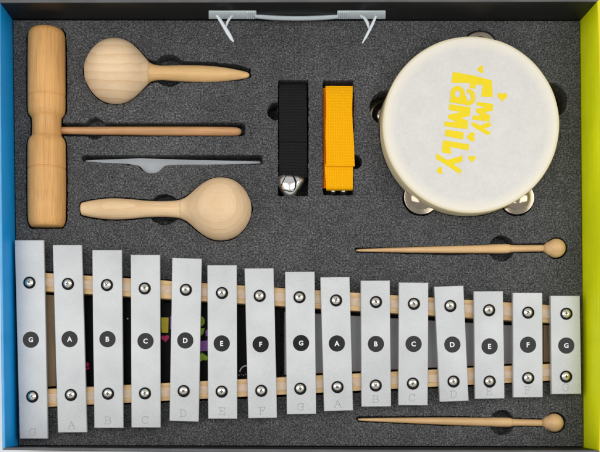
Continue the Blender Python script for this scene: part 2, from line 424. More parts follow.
# ---------------------------------------------------------------- shapes shared by objects and their foam pockets
def profile_outline(a, b, prof, grow):
    """plan outline of a lathe form (for the pocket)"""
    a = Vector(a); b = Vector(b); d = (b - a).normalized(); n = Vector((-d.y, d.x, 0))
    up = [a + d * s + n * (r + grow) for s, r in prof]; dn = [a + d * s - n * (r + grow) for s, r in prof]
    up[0] -= d * grow; dn[0] -= d * grow; up[-1] += d * grow; dn[-1] += d * grow
    return [tuple(p[:2]) for p in up + dn[::-1]]

A1, B1 = W(84.3, 71.0, 0), W(249.5, 75.2, 0)
maraca1_head = [(0, 0), (0.8, 6.5), (3, 12.5), (8, 20.5), (15, 27), (23, 30.8), (31.5, 32.0), (40, 30.8), (48, 26.8), (55, 20.8), (60, 15.3), (64.5, 10.5)]
maraca1_handle = [(64.6, 10.3), (67, 8.9), (71, 7.6), (78, 7.0), (90, 7.5), (105, 8.0), (120, 8.0), (135, 7.2), (148, 5.6), (158, 3.9), (163, 2.6), (164.8, 1.2), (165.2, 0)]
A2, B2 = W(251.6, 209.2, 0), W(81.0, 208.9, 0)
maraca2_head = [(0, 0), (0.7, 6), (2.6, 11.8), (7, 19.4), (14, 26.2), (22, 30.0), (31, 31.2), (39.5, 30.0), (47.5, 26.2), (55, 20.6), (61, 15.2), (66, 11.5), (71, 9.3)]
maraca2_handle = [(71.2, 9.2), (78, 8.2), (90, 7.7), (105, 8.2), (120, 9.6), (133, 10.4), (145, 10.2), (158, 8.6), (166, 7.0), (169.2, 6.2), (170.4, 4.8), (170.6, 0)]
K0, K1 = W(46.6, 29.8, 0), W(47.0, 227.4, 0)
block_prof = [(0, 0), (0.2, 13.8), (1.2, 15.9), (4, 17.6), (8, 18.3), (30, 18.6), (66.4, 18.7), (67.0, 18.1), (67.8, 18.1), (68.4, 18.7), (80, 18.5), (84.5, 17.8), (87.5, 15.6), (88.8, 14.6), (97, 14.2), (106, 14.5), (107.5, 15.4), (110.5, 17.8), (115, 18.8),
              (138.5, 19.0), (139.1, 18.3), (139.9, 18.3), (140.5, 19.0), (170, 19.0), (188, 18.7), (193, 18.0), (196, 16.4), (197.2, 14.8), (197.5, 0)]
T0 = W(466.2, 129.8, 0)   # tambourine centre on the foam
TR = 86.3
jing = [(480, 48.5, 17.2), (387.5, 108, 16.5), (421, 197.5, 17.2), (516.5, 199.0, 15.8), (549.5, 101, 16.5)]

# ---------------------------------------------------------------- foam insert with pockets
foam_t = 34
def jitter(poly, amp=0.36, step=1.8):
    out = []
    for i in range(len(poly)):
        a = Vector(poly[i][:2]); b = Vector(poly[(i + 1) % len(poly)][:2]); L = (b - a).length
        n = max(1, int(L / step)); nn = Vector((-(b - a).y, (b - a).x)).normalized() if L > 1e-6 else Vector((0, 0))
        for k in range(n):
            p = a + (b - a) * (k / n)
            out.append(p + Vector((random.uniform(-amp, amp), random.uniform(-amp, amp))))
    return [tuple(p) for p in out]
def px(uv): return [tuple(W(u, v, 0)[:2]) for u, v in uv]
rails_cut = [(22, 270.2), (46, 271.0), (318, 289.8), (576, 305.8), (577, 383), (546, 382.0), (318, 395.0), (127, 404.5), (24, 408.8)]
cuts = [  # (polygon in plan XY, pocket depth)
    (profile_outline(K0, K1, block_prof[1:-1], 1.8), 26),
    (px(rrect(58, 122.6, 245.4, 136.4, 4)), 22), (px(circ(95, 128.5, 11)), 15),
    (px([(81, 157), (83.5, 155), (120, 155.2), (260, 154.8), (262.6, 157), (262.8, 164.4), (172, 164.8), (165, 165.8), (161.5, 169.5), (157, 173.4), (151, 174.6), (145, 173), (141, 169), (138, 165.5), (83, 161.2)]), 24),
    (profile_outline(A1, B1, maraca1_head, 1.6), 30),
    (px([(146, 60), (160, 61.5), (185, 61.0), (215, 62.2), (238, 64.8), (250.5, 68.8), (251, 77.5), (236, 81.2), (200, 82.6), (160, 82), (146, 84)]), 24),
    (px(circ(169, 70.6, 16.2)), 19),
    (profile_outline(A2, B2, maraca2_head + maraca2_handle[:-1], 1.5), 30),
    (px(circ(164.5, 209.5, 15.8)), 19),
    (px(rrect(278.0, 80.0, 308.6, 196.0, 1.2)), 30), (px(circ(276.5, 111.5, 9.2)), 30),
    (px(rrect(322.8, 80.4, 353.8, 195.4, 1.2)), 30), (px(circ(355, 162, 7.2)), 30),
    (circ(T0.x, T0.y, TR + 0.9, 96), 28),
    (px([(354.5, 249.2), (356, 247.6), (420, 246.4), (546, 242.8), (548, 252.4), (450, 255.2), (356, 252.4)]), 18),
    (px(circ(556.4, 248.2, 11.0)), 24), (px(circ(501.5, 248.5, 13.0)), 19),
    (px([(356, 417.6), (359, 416.0), (450, 415.8), (546, 418.6), (546, 427), (450, 426.2), (358, 421.8)]), 18),
    (px(circ(555.3, 422.5, 10.6)), 24), (px(circ(502, 422.5, 12.6)), 19),
    (px(rails_cut), 31)]
for u, v, r in jing: cuts.append((px(circ(u, v, r + 1.4)), 30))
bm = bmesh.new()
prism(bm, [(13.2, 20.4), (579.8, 21.2), (583.2, 446.2), (18.6, 444.9)], 0, -foam_t, 0)
foam = finish(bm, 'foam_insert', M_foam, None, origin=(VX, -VY, -foam_t))
cc = bpy.data.collections.new('cutters'); cutters = []
for i, (poly, dep) in enumerate(cuts):
    b2 = bmesh.new(); prism_xy(b2, jitter(poly), -dep - 0.013 * i, 6 + 0.01 * i)
    bmesh.ops.translate(b2, vec=-Vector((VX, -VY, -foam_t)), verts=b2.verts)
    bmesh.ops.scale(b2, vec=(S, S, S), verts=b2.verts)
    bmesh.ops.recalc_face_normals(b2, faces=b2.faces)
    me = bpy.data.meshes.new('cut'); b2.to_mesh(me); b2.free()
    o = bpy.data.objects.new('cut', me); o.location = foam.location; cc.objects.link(o); cutters.append(o)
bpy.context.scene.collection.children.link(cc)
md = foam.modifiers.new('cut', 'BOOLEAN'); md.operation = 'DIFFERENCE'; md.operand_type = 'COLLECTION'; md.collection = cc; md.solver = 'EXACT'
md.use_self = True
dg = bpy.context.evaluated_depsgraph_get()
me = bpy.data.meshes.new_from_object(foam.evaluated_get(dg)); me.name = 'foam_insert'
foam.modifiers.clear(); foam.data = me
if not me.materials: me.materials.append(M_foam)
for o in cutters: bpy.data.objects.remove(o, do_unlink=True)
bpy.data.collections.remove(cc)
tag(foam, 'dark grey grainy foam insert with cut pockets filling the box', 'foam insert')

# ---------------------------------------------------------------- maracas
t = thing('maraca', (A1 + B1) / 2 + Vector((0, 0, -30)), 'wooden maraca with the round head on the left and amber tapering handle', 'maraca', 'wooden maracas in the foam')
bm = bmesh.new(); lathe(bm, A1, B1, smooth_prof(maraca1_head, 110), 72); finish(bm, 'head', M_maraca_a, t, smooth=60)
bm = bmesh.new(); lathe(bm, A1, B1, smooth_prof(maraca1_handle, 90), 48); finish(bm, 'handle', M_handle, t, smooth=60)
t = thing('maraca', (A2 + B2) / 2 + Vector((0, 0, -30)), 'wooden maraca with the round head on the right and pale blunt handle', 'maraca', 'wooden maracas in the foam')
bm = bmesh.new(); lathe(bm, A2, B2, smooth_prof(maraca2_head, 110), 72); finish(bm, 'head', M_maraca_b, t, smooth=60)
M_handle_b = m_wood('pale_handle_wood', (0.82, 0.585, 0.34), (0.62, 0.385, 0.18), 'x', (R(20), 0, 0), 0.14, 0.4, 0.7)
bm = bmesh.new(); lathe(bm, A2, B2, smooth_prof(maraca2_handle, 90), 48); finish(bm, 'handle', M_handle_b, t, smooth=60)

# ---------------------------------------------------------------- two tone wood block
t = thing('tone_block', (K0 + K1) / 2 + Vector((0, 0, -20)), 'turned wooden tone block with narrow waist and thin stick handle beside blue wall', 'tone block')
bm = bmesh.new(); lathe(bm, K0, K1, block_prof, 72); finish(bm, 'barrel', M_block, t, smooth=40)
bm = bmesh.new()
lathe(bm, W(60, 130.6, -6), W(243, 131.8, -6), smooth_prof([(0, 3.6), (20, 3.9), (60, 4.3), (110, 4.7), (150, 4.8), (172, 4.6), (179, 3.9), (182, 2.2), (183, 0)], 70), 32)
finish(bm, 'handle', M_stick, t, smooth=60)

# ---------------------------------------------------------------- grey plastic strip in its slot
bm = bmesh.new()
prism(bm, [(85, 160.2), (100, 159.8), (140, 158.4), (200, 159.9), (201, 160.6), (258, 161.0), (260.5, 161.8), (260.5, 164), (168, 165.4), (163, 167), (160.5, 171), (156, 173.2), (150.5, 173.8), (145.5, 172.6), (141.8, 169), (139.6, 165.6), (128, 163.8), (88, 162.6)], -9, -13.5, -9, bev=0.5)
o = finish(bm, 'plastic_strip', M_strip, None, smooth=30)
tag(o, 'thin grey plastic strip with a small rounded tab lying in a slot', 'plastic strip')

# ---------------------------------------------------------------- webbing straps
def ribbon(bm, rows, th=1.6, nu=12):
    """rows: (uL, uR, v, z) along the strap; a sheet with thickness and slightly wavy edges"""
    top, bot = [], []
    for i, (ul, ur, v, z) in enumerate(rows):
        T, B = [], []
        for k in range(nu + 1):
            s = k / nu
            zz = z + 0.35 * math.sin(v * 0.16 + s * 2.5) - 0.5 * (abs(2 * s - 1) ** 5)
            p = W(ul + (ur - ul) * s, v, z); p.z = zz
            T.append(bm.verts.new(p)); B.append(bm.verts.new(p - Vector((0, 0, th))))
        top.append(T); bot.append(B)
    n = len(rows)
    for i in range(n - 1):
        for k in range(nu):
            bm.faces.new((top[i][k], top[i][k + 1], top[i + 1][k + 1], top[i + 1][k]))
            bm.faces.new((bot[i][k], bot[i + 1][k], bot[i + 1][k + 1], bot[i][k + 1]))
        bm.faces.new((top[i][0], top[i + 1][0], bot[i + 1][0], bot[i][0]))
        bm.faces.new((top[i][nu], bot[i][nu], bot[i + 1][nu], top[i + 1][nu]))
    for i in (0, n - 1):
        for k in range(nu): bm.faces.new((top[i][k], bot[i][k], bot[i][k + 1], top[i][k + 1]))
def rows(ul0, ul1, ur0, ur1, v0, v1, zf, n=40, jit=0.12):
    out = []
    for i in range(n + 1):
        s = i / n
        out.append((ul0 + (ul1 - ul0) * s + random.uniform(-jit, jit), ur0 + (ur1 - ur0) * s + random.uniform(-jit, jit), v0 + (v1 - v0) * s, zf(s)))
    return out
t = thing('wrist_bell', W(293, 135, -28), 'black webbing wrist strap with a shiny silver bell at its end', 'wrist bell', 'wrist bells on webbing straps')
bm = bmesh.new()
ribbon(bm, rows(279.0, 279.2, 306.6, 307.0, 83.0, 141, lambda s: 1.2 - 7 * (1 - s) ** 12 - 0.6 * s, jit=0.25))
o = finish(bm, 'strap', M_blackweb, t, smooth=50)
bm = bmesh.new()
ribbon(bm, rows(279.4, 278.6, 306.8, 307.4, 139, 178, lambda s: -1.0 - 3 * s ** 3, jit=0.3))
finish(bm, 'strap_end', M_blackweb, t, smooth=50)
bm = bmesh.new()
for k in range(4): ribbon(bm, rows(279.4, 279.4, 306.6, 306.6, 85, 172, lambda s, k=k: -4.5 - 3.2 * k))
finish(bm, 'folded_layer', M_blackweb, t, smooth=50)
# bell: rounded domed shell with cut slots
ctl = [(277.4, 183.0), (278.4, 177.0), (282.0, 173.4), (288, 172.4), (295, 173.2), (301.5, 175.4), (304.8, 179.0), (303.0, 184.6), (299.0, 191.2), (295.2, 195.8), (290.8, 197.9), (285.6, 196.6), (280.6, 191.4)]
dens = 5; outline = []
for i in range(len(ctl)):
    p0, p1, p2, p3 = [Vector(ctl[(i + j - 1) % len(ctl)]) for j in range(4)]
    for k in range(dens):
        t_ = k / dens; outline.append(0.5 * (2 * p1 + (p2 - p0) * t_ + (2 * p0 - 5 * p1 + 4 * p2 - p3) * t_ * t_ + (3 * p1 - p0 - 3 * p2 + p3) * t_ ** 3))
oc = Vector((289.6, 184.6))
def bell_z(q):
    """height of the dome over a plan spot: flattened crown, steep shoulders"""
    d = q - oc; best = 1e9
    a = math.atan2(d.y, d.x)
    for o_ in outline:
        e = o_ - oc; da = abs((math.atan2(e.y, e.x) - a + math.pi) % (2 * math.pi) - math.pi)
        if da < best: best, rr = da, e.length
    s_ = min(1, d.length / rr)
    return -2 + 10 * (max(0, 1 - s_ ** 2.6)) ** 0.55
bm = bmesh.new(); rings = []
for sc_, z in [(0.6, -19), (0.85, -15), (0.96, -9)] + [(x, None) for x in (1.0, 0.995, 0.98, 0.955, 0.92, 0.88, 0.83, 0.77, 0.7, 0.6, 0.48, 0.34, 0.18, 0.05)]:
    rg = []
    for o_ in outline:
        q = oc + (o_ - oc) * sc_; zz = z if z is not None else -2 + 10 * (max(0, 1 - sc_ ** 2.6)) ** 0.55
        p = W(q.x, q.y, max(zz, 0)); p.z = zz; rg.append(bm.verts.new(p))
    rings.append(rg)
n = len(outline)
for i in range(len(rings) - 1):
    for k in range(n): bm.faces.new((rings[i][k], rings[i][(k + 1) % n], rings[i + 1][(k + 1) % n], rings[i + 1][k]))
bm.faces.new(rings[0][::-1]); bm.faces.new(rings[-1])
bl = finish(bm, 'bell', M_bell, t, smooth=80)
def slot(path, w):
    bm = bmesh.new(); dn = []
    for i in range(len(path) - 1):
        for k in range(6): dn.append((Vector(path[i]).lerp(Vector(path[i + 1]), k / 6), w[i] + (w[i + 1] - w[i]) * k / 6))
    dn.append((Vector(path[-1]), w[-1])); L = []
    for i, (p, ww) in enumerate(dn):
        d = (dn[min(i + 1, len(dn) - 1)][0] - dn[max(i - 1, 0)][0]).normalized(); nn = Vector((-d.y, d.x)) * ww / 2
        row = []
        for q, dz in ((p - nn, 0.10), (p, 0.16), (p + nn, 0.10)):
            z = bell_z(q) + dz; v = W(q.x, q.y, max(z, 0)); v.z = z; row.append(bm.verts.new(v))
        L.append(row)
    for i in range(len(L) - 1):
        for k in (0, 1): bm.faces.new((L[i][k], L[i][k + 1], L[i + 1][k + 1], L[i + 1][k]))
    finish(bm, 'bell_slot', M_rubber, bl, smooth=80)
slot([(286.6, 174.6), (284.2, 179), (281.6, 184.5), (280.0, 189.0)], [0.3, 0.9, 0.9, 0.3])
slot([(280.4, 189.6), (284.5, 190.2), (289, 191.2), (293.8, 191.8)], [0.3, 0.9, 1.0, 0.4])
slot([(291.8, 174.6), (294.6, 178.4), (296.0, 182.6), (295.2, 188), (293.6, 191.2)], [0.4, 1.7, 2.0, 1.2, 0.4])

t = thing('wrist_bell', W(339, 138, -28), 'bright orange webbing wrist strap folded in its slot with bell hidden underneath', 'wrist bell', 'wrist bells on webbing straps')
bm = bmesh.new()
rw = []
for i in range(44):
    s = i / 43; v = 86.2 + (166 - 86.2) * s
    ul = 325.9 + 0.3 * math.sin(v * 0.13) + random.uniform(-0.1, 0.1)
    ur = 352.6 + (0.9 if v < 120 else 0) * 0.3 + 2.2 * max(0, (v - 108) / 58) - 1.0 * math.exp(-((v - 112) / 14) ** 2) + random.uniform(-0.1, 0.1)
    rw.append((ul, ur, v, 5.5 - 5 * (1 - s) ** 10 - 0.8 * s))
ribbon(bm, rw, 2.0); finish(bm, 'strap', M_orange, t, smooth=50)
bm = bmesh.new(); ribbon(bm, rows(324.8, 326.4, 353.2, 352.8, 164, 190.6, lambda s: 2.0 - 1.0 * s - 5 * s ** 14)); finish(bm, 'strap_end', M_orange, t, smooth=50)
bm = bmesh.new()
for k in range(5): ribbon(bm, rows(323.4 + 0.25 * k, 323.6, 352.6, 352.6, 88, 188, lambda s, k=k: -1.6 - 2.9 * k))
finish(bm, 'folded_layer', M_orange_shade, t, smooth=50)
bm = bmesh.new()
for u in (332.8, 343.4): lathe(bm, W(u, 191.2, -17), W(u, 191.2, -3), smooth_prof([(0, 0), (1, 2.6), (5, 3.8), (9, 3.5), (12, 1.9), (13, 0)], 20), 20)
finish(bm, 'bell', M_chrome, t, smooth=60)

# ---------------------------------------------------------------- tambourine
t = thing('tambourine', T0 + Vector((0, 0, -27)), 'round tambourine with a white skin, yellow writing and metal jingles', 'tambourine')
bm = bmesh.new()
prof = [(TR, -26), (TR, 14.5), (TR + 0.25, 15), (TR + 0.25, 18.2), (TR - 0.8, 19.4), (TR - 4.5, 19.4), (TR - 4.5, -26)]
seg = 180; rg = []
cut_half = 10.5
angs = [math.atan2(-(v - 129.8), u - 466.2) for u, v, r in jing]
for k in range(seg):
    a = 2 * math.pi * k / seg
    rg.append([bm.verts.new((T0.x + math.cos(a) * r, T0.y + math.sin(a) * r, z)) for r, z in prof])
for k in range(seg):
    p, q = rg[k], rg[(k + 1) % seg]
    for i in range(len(prof)): bm.faces.new((p[i], q[i], q[(i + 1) % len(prof)], p[(i + 1) % len(prof)]))
finish(bm, 'hoop', M_hoop, t, smooth=40)
bm = bmesh.new()
rs = [0, 12, 24, 36, 48, 58, 66, 72, 76, 79, 82, 84, 85.2, 86.0, 86.55, 86.75, 86.75]
zs = [19.75, 19.75, 19.75, 19.75, 19.8, 19.8, 19.8, 19.85, 19.95, 20.1, 20.15, 20.1, 19.95, 19.6, 18.8, 17.2, 9.0]
lathe(bm, T0 + Vector((0, 0, 0)), T0 + Vector((0, 0, 1)), [(z, r) for r, z in zip(rs, zs)], 180)
bmesh.ops.recalc_face_normals(bm, faces=bm.faces)
for vv in bm.verts:     # slight unevenness of the skin's edge
    r = math.hypot(vv.co.x - T0.x, vv.co.y - T0.y)
    if r > 80:
        a = math.atan2(vv.co.y - T0.y, vv.co.x - T0.x); vv.co.z += 0.25 * math.sin(a * 7) + 0.15 * math.sin(a * 17 + 1)
sk = finish(bm, 'skin', M_skin, t, origin=T0 + Vector((0, 0, 19)), smooth=60)

# printed words MY FAMILY with hearts
def c3(pts, ox, oy, sc): return [(ox + x / sc, oy + y / sc) for x, y in pts]
Z = 20.0
logo = [
    c3([(82, 140), (320, 185), (545, 242), (555, 440), (420, 437), (440, 298), (352, 290), (348, 340), (285, 335), (285, 275), (65, 270)], 446, 60, 11.9),
    [(449.2, 104.1), (470.8, 107.3), (469.6, 116.2), (461.5, 118), (468.2, 121.1), (467.2, 129.2), (444.6, 126.3), (444.3, 121.6), (457.2, 122.3), (448, 118.3), (448.4, 114.8), (461.0, 112), (448.8, 110)],
    [(445.8, 129.4), (463.8, 132.4), (463, 139.5), (444.9, 136)],
    [(443.2, 140.3), (468.9, 144.4), (468.5, 150.4), (450, 146.8), (451.5, 154), (441.6, 152.4)],
    [(436.1, 153.4), (447.4, 160.1), (462.6, 155.5), (462.4, 161.4), (453.7, 164.3), (461.7, 170.2), (459.6, 174), (446.6, 165.2), (436.1, 158.9)],
    c3([(145, 80), (335, 108), (328, 188), (228, 206), (302, 245), (288, 315), (85, 292), (98, 243), (190, 248), (132, 200), (138, 160), (245, 150), (140, 122)], 465, 95, 11.9),
    [(471.7, 121.9), (480.5, 125.4), (489.8, 121.9), (491.3, 125.9), (484.2, 128.8), (491, 132.7), (487.9, 135.3), (476.7, 128.9), (472, 125.6)]]
bm = bmesh.new()
for p in logo: prism(bm, p, Z, Z - 0.3, Z + 0.06)
def stroke(pts, w, zt, closed=False, ox=434, oy=60, sc=7.5):
    n = len(pts); L, Rr = [], []
    for i in range(n):
        a = Vector(pts[(i - 1) % n] if closed or i else pts[0]); b = Vector(pts[(i + 1) % n] if closed or i < n - 1 else pts[-1])
        d = (b - a).normalized(); nn = Vector((-d.y, d.x)); p = Vector(pts[i])
        L.append(p + nn * w / 2); Rr.append(p - nn * w / 2)
    m = n if closed else n - 1
    vl = [bm.verts.new(W(ox + q.x / sc, oy + q.y / sc, zt)) for q in L]; vr = [bm.verts.new(W(ox + q.x / sc, oy + q.y / sc, zt)) for q in Rr]
    for i in range(m): bm.faces.new((vl[i], vl[(i + 1) % n], vr[(i + 1) % n], vr[i]))
stroke([(177 + 38 * math.cos(R(a)), 255 + 43 * math.sin(R(a))) for a in range(0, 360, 15)], 34, Z + 0.07, True)
stroke([(119, 304), (170, 311), (225, 319), (272, 324)], 28, Z + 0.10)
stroke([(250, 232), (268, 234), (284, 247), (293, 268), (294, 292), (285, 312), (262, 326), (238, 324)], 32, Z + 0.13)
stroke([(222, 270), (232, 300), (240, 325)], 34, Z + 0.16)
def heart(cx, cy, s, rot, zt=Z + 0.06):
    pts = []
    for k in range(24):
        a = 2 * math.pi * k / 24
        x = 16 * math.sin(a) ** 3 / 17; y = -(13 * math.cos(a) - 5 * math.cos(2 * a) - 2 * math.cos(3 * a) - math.cos(4 * a)) / 17
        xr = x * math.cos(R(rot)) - y * math.sin(R(rot)); yr = x * math.sin(R(rot)) + y * math.cos(R(rot))
        pts.append((cx + xr * s / 2, cy + yr * s / 2))
    return pts
for cx, cy, s, rot in ((480.6, 69.4, 8, 85), (502.4, 96.6, 10.4, 2), (471.2, 136.8, 10.2, 88), (472.0, 158.6, 8.2, 0), (439.6, 170.6, 7.6, 80)):
    prism(bm, heart(cx, cy, s, rot), Z, Z - 0.3, Z + 0.06)
o = finish(bm, 'printed_words', M_yellow_ink, sk); o['label'] = 'yellow printed words MY FAMILY with small hearts'

for i, (u, v, r) in enumerate(jing):
    zc = [-4, -25, 3, 3, -25.3][i]
    bm = bmesh.new()
    for dz, sg in ((1.2, 1), (-1.2, -1)):
        c = W(u, v, 0); c.z = zc + dz
        pr = [(0.0, r), (0.35 * sg, r), (0.4 * sg, r - 0.5), (0.5 * sg, r * 0.74), (1.6 * sg, r * 0.66), (3.0 * sg, r * 0.5), (3.7 * sg, r * 0.3), (3.8 * sg, r * 0.1), (3.2 * sg, r * 0.07), (3.0 * sg, 0)]
        lathe(bm, c, c + Vector((0, 0, 1)), [(0, 0)] + pr, 56)
    cj = W(u, v, 0); cj.z = zc
    lean = [(-6, 4), (-3, 0), (-6, 2), (-13, 3), (0, 0)][i]      # loose jingles hang a little askew
    bmesh.ops.rotate(bm, cent=cj, matrix=Matrix.Rotation(R(lean[0]), 3, 'Y') @ Matrix.Rotation(R(lean[1]), 3, 'X'), verts=bm.verts)
    j = finish(bm, 'jingle', M_nickel, t, smooth=35)

# ---------------------------------------------------------------- mallets
def mallet(a, b, hc, hr, lab):
    t = thing('mallet', (a + b) / 2 + Vector((0, 0, -8)), lab, 'mallet', 'wooden mallets for the metal bars')
    L = (b - a).length
    bm = bmesh.new()
    lathe(bm, a, b, smooth_prof([(0, 0), (0.6, 0.9), (8, 1.5), (40, 2.6), (80, 3.7), (120, 4.4), (146, 4.7), (153, 4.5), (158, 3.7), (L, 3.5)], 70), 32)
    finish(bm, 'shaft', M_mallet, t, smooth=60)
    bm = bmesh.new()
    d = (b - a).normalized(); st = hc - d * (hr + 2.2)
    pr = [(0, 3.6), (1.2, 4.6), (2.6, 6.2)] + [(2.2 + hr + hr * math.cos(R(x)), hr * math.sin(R(x))) for x in range(130, -1, -8)]
    pr[-1] = (2.2 + 2 * hr, 0)
    lathe(bm, st, st + d, pr, 48)
    finish(bm, 'head', M_mallet, t, smooth=60)
mallet(W(356, 250.4, -4), W(548, 248.2, -4), W(555.6, 248.2, -2), 9.6, 'wooden mallet with ball head lying under the tambourine, above the bars')
mallet(W(358, 419.4, -4), W(546, 422.9, -4), W(553.8, 422.6, -2), 9.3, 'wooden mallet with ball head lying below the bars near the box rim')

# ---------------------------------------------------------------- cards in the bottom of the big pocket
zc = -14
bm = bmesh.new(); prism(bm, [(57.5, 296.5), (280.5, 310), (280.5, 376), (57.5, 386)], zc, -31, zc + 2.6)
def pr(p, mi): prism(bm, p, zc + 2.6, zc + 2.4, zc + 2.68, mat=mi)
pr([(161.2, 317.5), (168.6, 317.5), (168.2, 332.8), (161.6, 332.5)], 1)
pr(heart(165.3, 338.2, 8.5, -6), 2)
pr(circ(199.5, 321.2, 5.4, 24), 3)
pr([(196, 329), (204.8, 328), (203.4, 333.5), (199.5, 336.8), (196, 336.5)], 3)
pr([(196, 341.5), (207.8, 340.2), (207.8, 350.8), (196, 351.5)], 4)
pr([(170.2, 316), (172.2, 316), (172.2, 329), (170.2, 329)], 4)
pr([(205.3, 331), (208, 329), (208, 336), (205.8, 336)], 4)
pr(heart(202.6, 357.2, 10.5, 170), 3)
pr(circ(87, 364.5, 2.2, 10), 2); pr([(85.6, 368), (89, 367), (89.4, 369), (85.8, 370)], 2)
pr(circ(127.6, 318.5, 0.9, 8), 5)
arc = [(246.5 + 7.5 * math.cos(R(a)), 373 + 8 * math.sin(R(a))) for a in range(190, 271, 10)]
arc2 = [(246.5 + 6.2 * math.cos(R(a)), 373 + 6.7 * math.sin(R(a))) for a in range(270, 189, -10)]
pr(arc + arc2, 5)
for u, v in ((239, 375), (241.4, 374.6), (243.6, 375.2), (245.5, 374.2)): pr(circ(u, v, 0.5, 8), 5)
tag(finish(bm, 'printed_card', [M_card, M_yel2, M_pink, M_green, M_violet, M_white_ink]), 'black card with yellow, green, violet and magenta print glimpsed between the bars', 'card')
bm = bmesh.new(); prism(bm, [(284.5, 311.5), (542, 327), (542, 362.3), (284.5, 375)], -7, -31, -7, bev=0.8)
tag(finish(bm, 'grey_panel', M_grey_card), 'smooth plain grey panel glimpsed between the shorter bars', 'panel')

# ---------------------------------------------------------------- metallophone
mt = thing('metallophone', W(300, 340, -28), 'metallophone of fifteen silver note bars screwed on two converging wooden rails', 'metallophone')
def lerp(a, b, t): return a + (b - a) * t
RZ = 6.5
def rail(uv, name='rail'):
    bm = bmesh.new(); prism(bm, uv, RZ, -17, RZ, bev=1.0)
    rl = finish(bm, name, M_rail, mt, smooth=40)
    (a, b, c, d) = uv
    bm = bmesh.new()
    e = [(lerp(a[0], d[0], .27), lerp(a[1], d[1], .27)), (lerp(b[0], c[0], .27), lerp(b[1], c[1], .27)), (lerp(b[0], c[0], .73), lerp(b[1], c[1], .73)), (lerp(a[0], d[0], .73), lerp(a[1], d[1], .73))]
    prism(bm, e, RZ + 0.7, RZ - 0.4, RZ + 0.7, bev=0.4)
    finish(bm, 'felt_strip', M_felt, rl, smooth=40)
rail([(27, 271.6), (573, 306.3), (573, 324.4), (27, 290.2)])
rail([(28, 389.8), (572, 362.6), (572, 379.6), (28, 408.0)])
bm = bmesh.new(); prism(bm, [(30, 293.5), (56, 295), (56, 386.2), (30, 387.6)], -3, -20, -3, bev=1.0); finish(bm, 'end_block', M_endwood, mt, smooth=40)
bm = bmesh.new(); prism(bm, [(543.5, 324.6), (566, 325.8), (566, 361.5), (543.5, 362.4)], -3, -20, -3, bev=1.0); finish(bm, 'end_block', M_endwood, mt, smooth=40)

bars = [  # top-left, top-right, bottom-right, bottom-left, upper screw, lower screw, sticker, letter
    ((14.6, 240.1), (43.8, 240.1), (47.8, 438.7), (19.6, 438.7), (29.2, 282.3), (32.1, 396.2), (30.8, 339.6), 'G'),
    ((52.6, 244.9), (81.8, 244.9), (87.0, 432.3), (57.9, 432.5), (67.7, 283.6), (70.6, 394.6), (69.6, 339.1), 'A'),
    ((92.1, 249.9), (121.8, 250.0), (123.4, 427.9), (94.2, 427.9), (106.7, 284.7), (107.8, 393.3), (107.5, 339.1), 'B'),
    ((130.6, 254.7), (160.0, 254.8), (160.6, 427.6), (131.4, 427.5), (144.4, 288.1), (144.7, 393.0), (145.5, 341.0), 'C'),
    ((172.3, 257.6), (201.8, 258.7), (198.8, 421.7), (169.4, 420.8), (185.6, 289.5), (183.4, 390.7), (185.3, 340.4), 'D'),
    ((207.3, 265.0), (236.8, 265.0), (237.3, 418.8), (208.1, 418.7), (221.7, 292.7), (221.4, 391.2), (221.7, 343.4), 'E'),
    ((244.5, 268.3), (273.7, 268.1), (277.2, 417.8), (248.2, 418.2), (259.4, 295.6), (261.0, 390.4), (260.7, 344.2), 'F'),
    ((285.1, 271.7), (314.6, 271.6), (316.2, 413.8), (287.0, 414.2), (299.2, 296.9), (300.0, 388.3), (301.0, 343.0), 'G'),
    ((320.4, 277.2), (349.6, 276.8), (353.1, 410.4), (324.2, 411.2), (335.8, 300.1), (337.2, 386.7), (336.9, 343.4), 'A'),
    ((360.8, 280.5), (390.0, 280.4), (391.0, 406.5), (361.6, 406.7), (375.7, 301.7), (375.4, 385.1), (375.9, 343.9), 'B'),
    ((399.0, 282.3), (428.5, 282.6), (427.7, 405.3), (398.5, 405.2), (413.6, 303.5), (412.6, 383.2), (413.6, 343.9), 'C'),
    ((434.3, 286.6), (463.5, 285.6), (468.8, 400.8), (439.9, 401.8), (450.0, 305.7), (453.2, 381.1), (452.3, 344.5), 'D'),
    ((473.9, 291.2), (503.1, 291.0), (504.7, 398.4), (475.2, 398.9), (488.8, 309.9), (489.3, 381.1), (489.6, 346.3), 'E'),
    ((512.9, 292.7), (542.4, 292.7), (542.9, 397.2), (513.4, 397.4), (527.8, 312.3), (527.8, 377.7), (528.0, 344.7), 'F'),
    ((550.6, 295.6), (580.0, 295.7), (581.4, 393.8), (551.7, 394.1), (566.0, 313.4), (565.7, 376.3), (566.3, 345.5), 'G')]

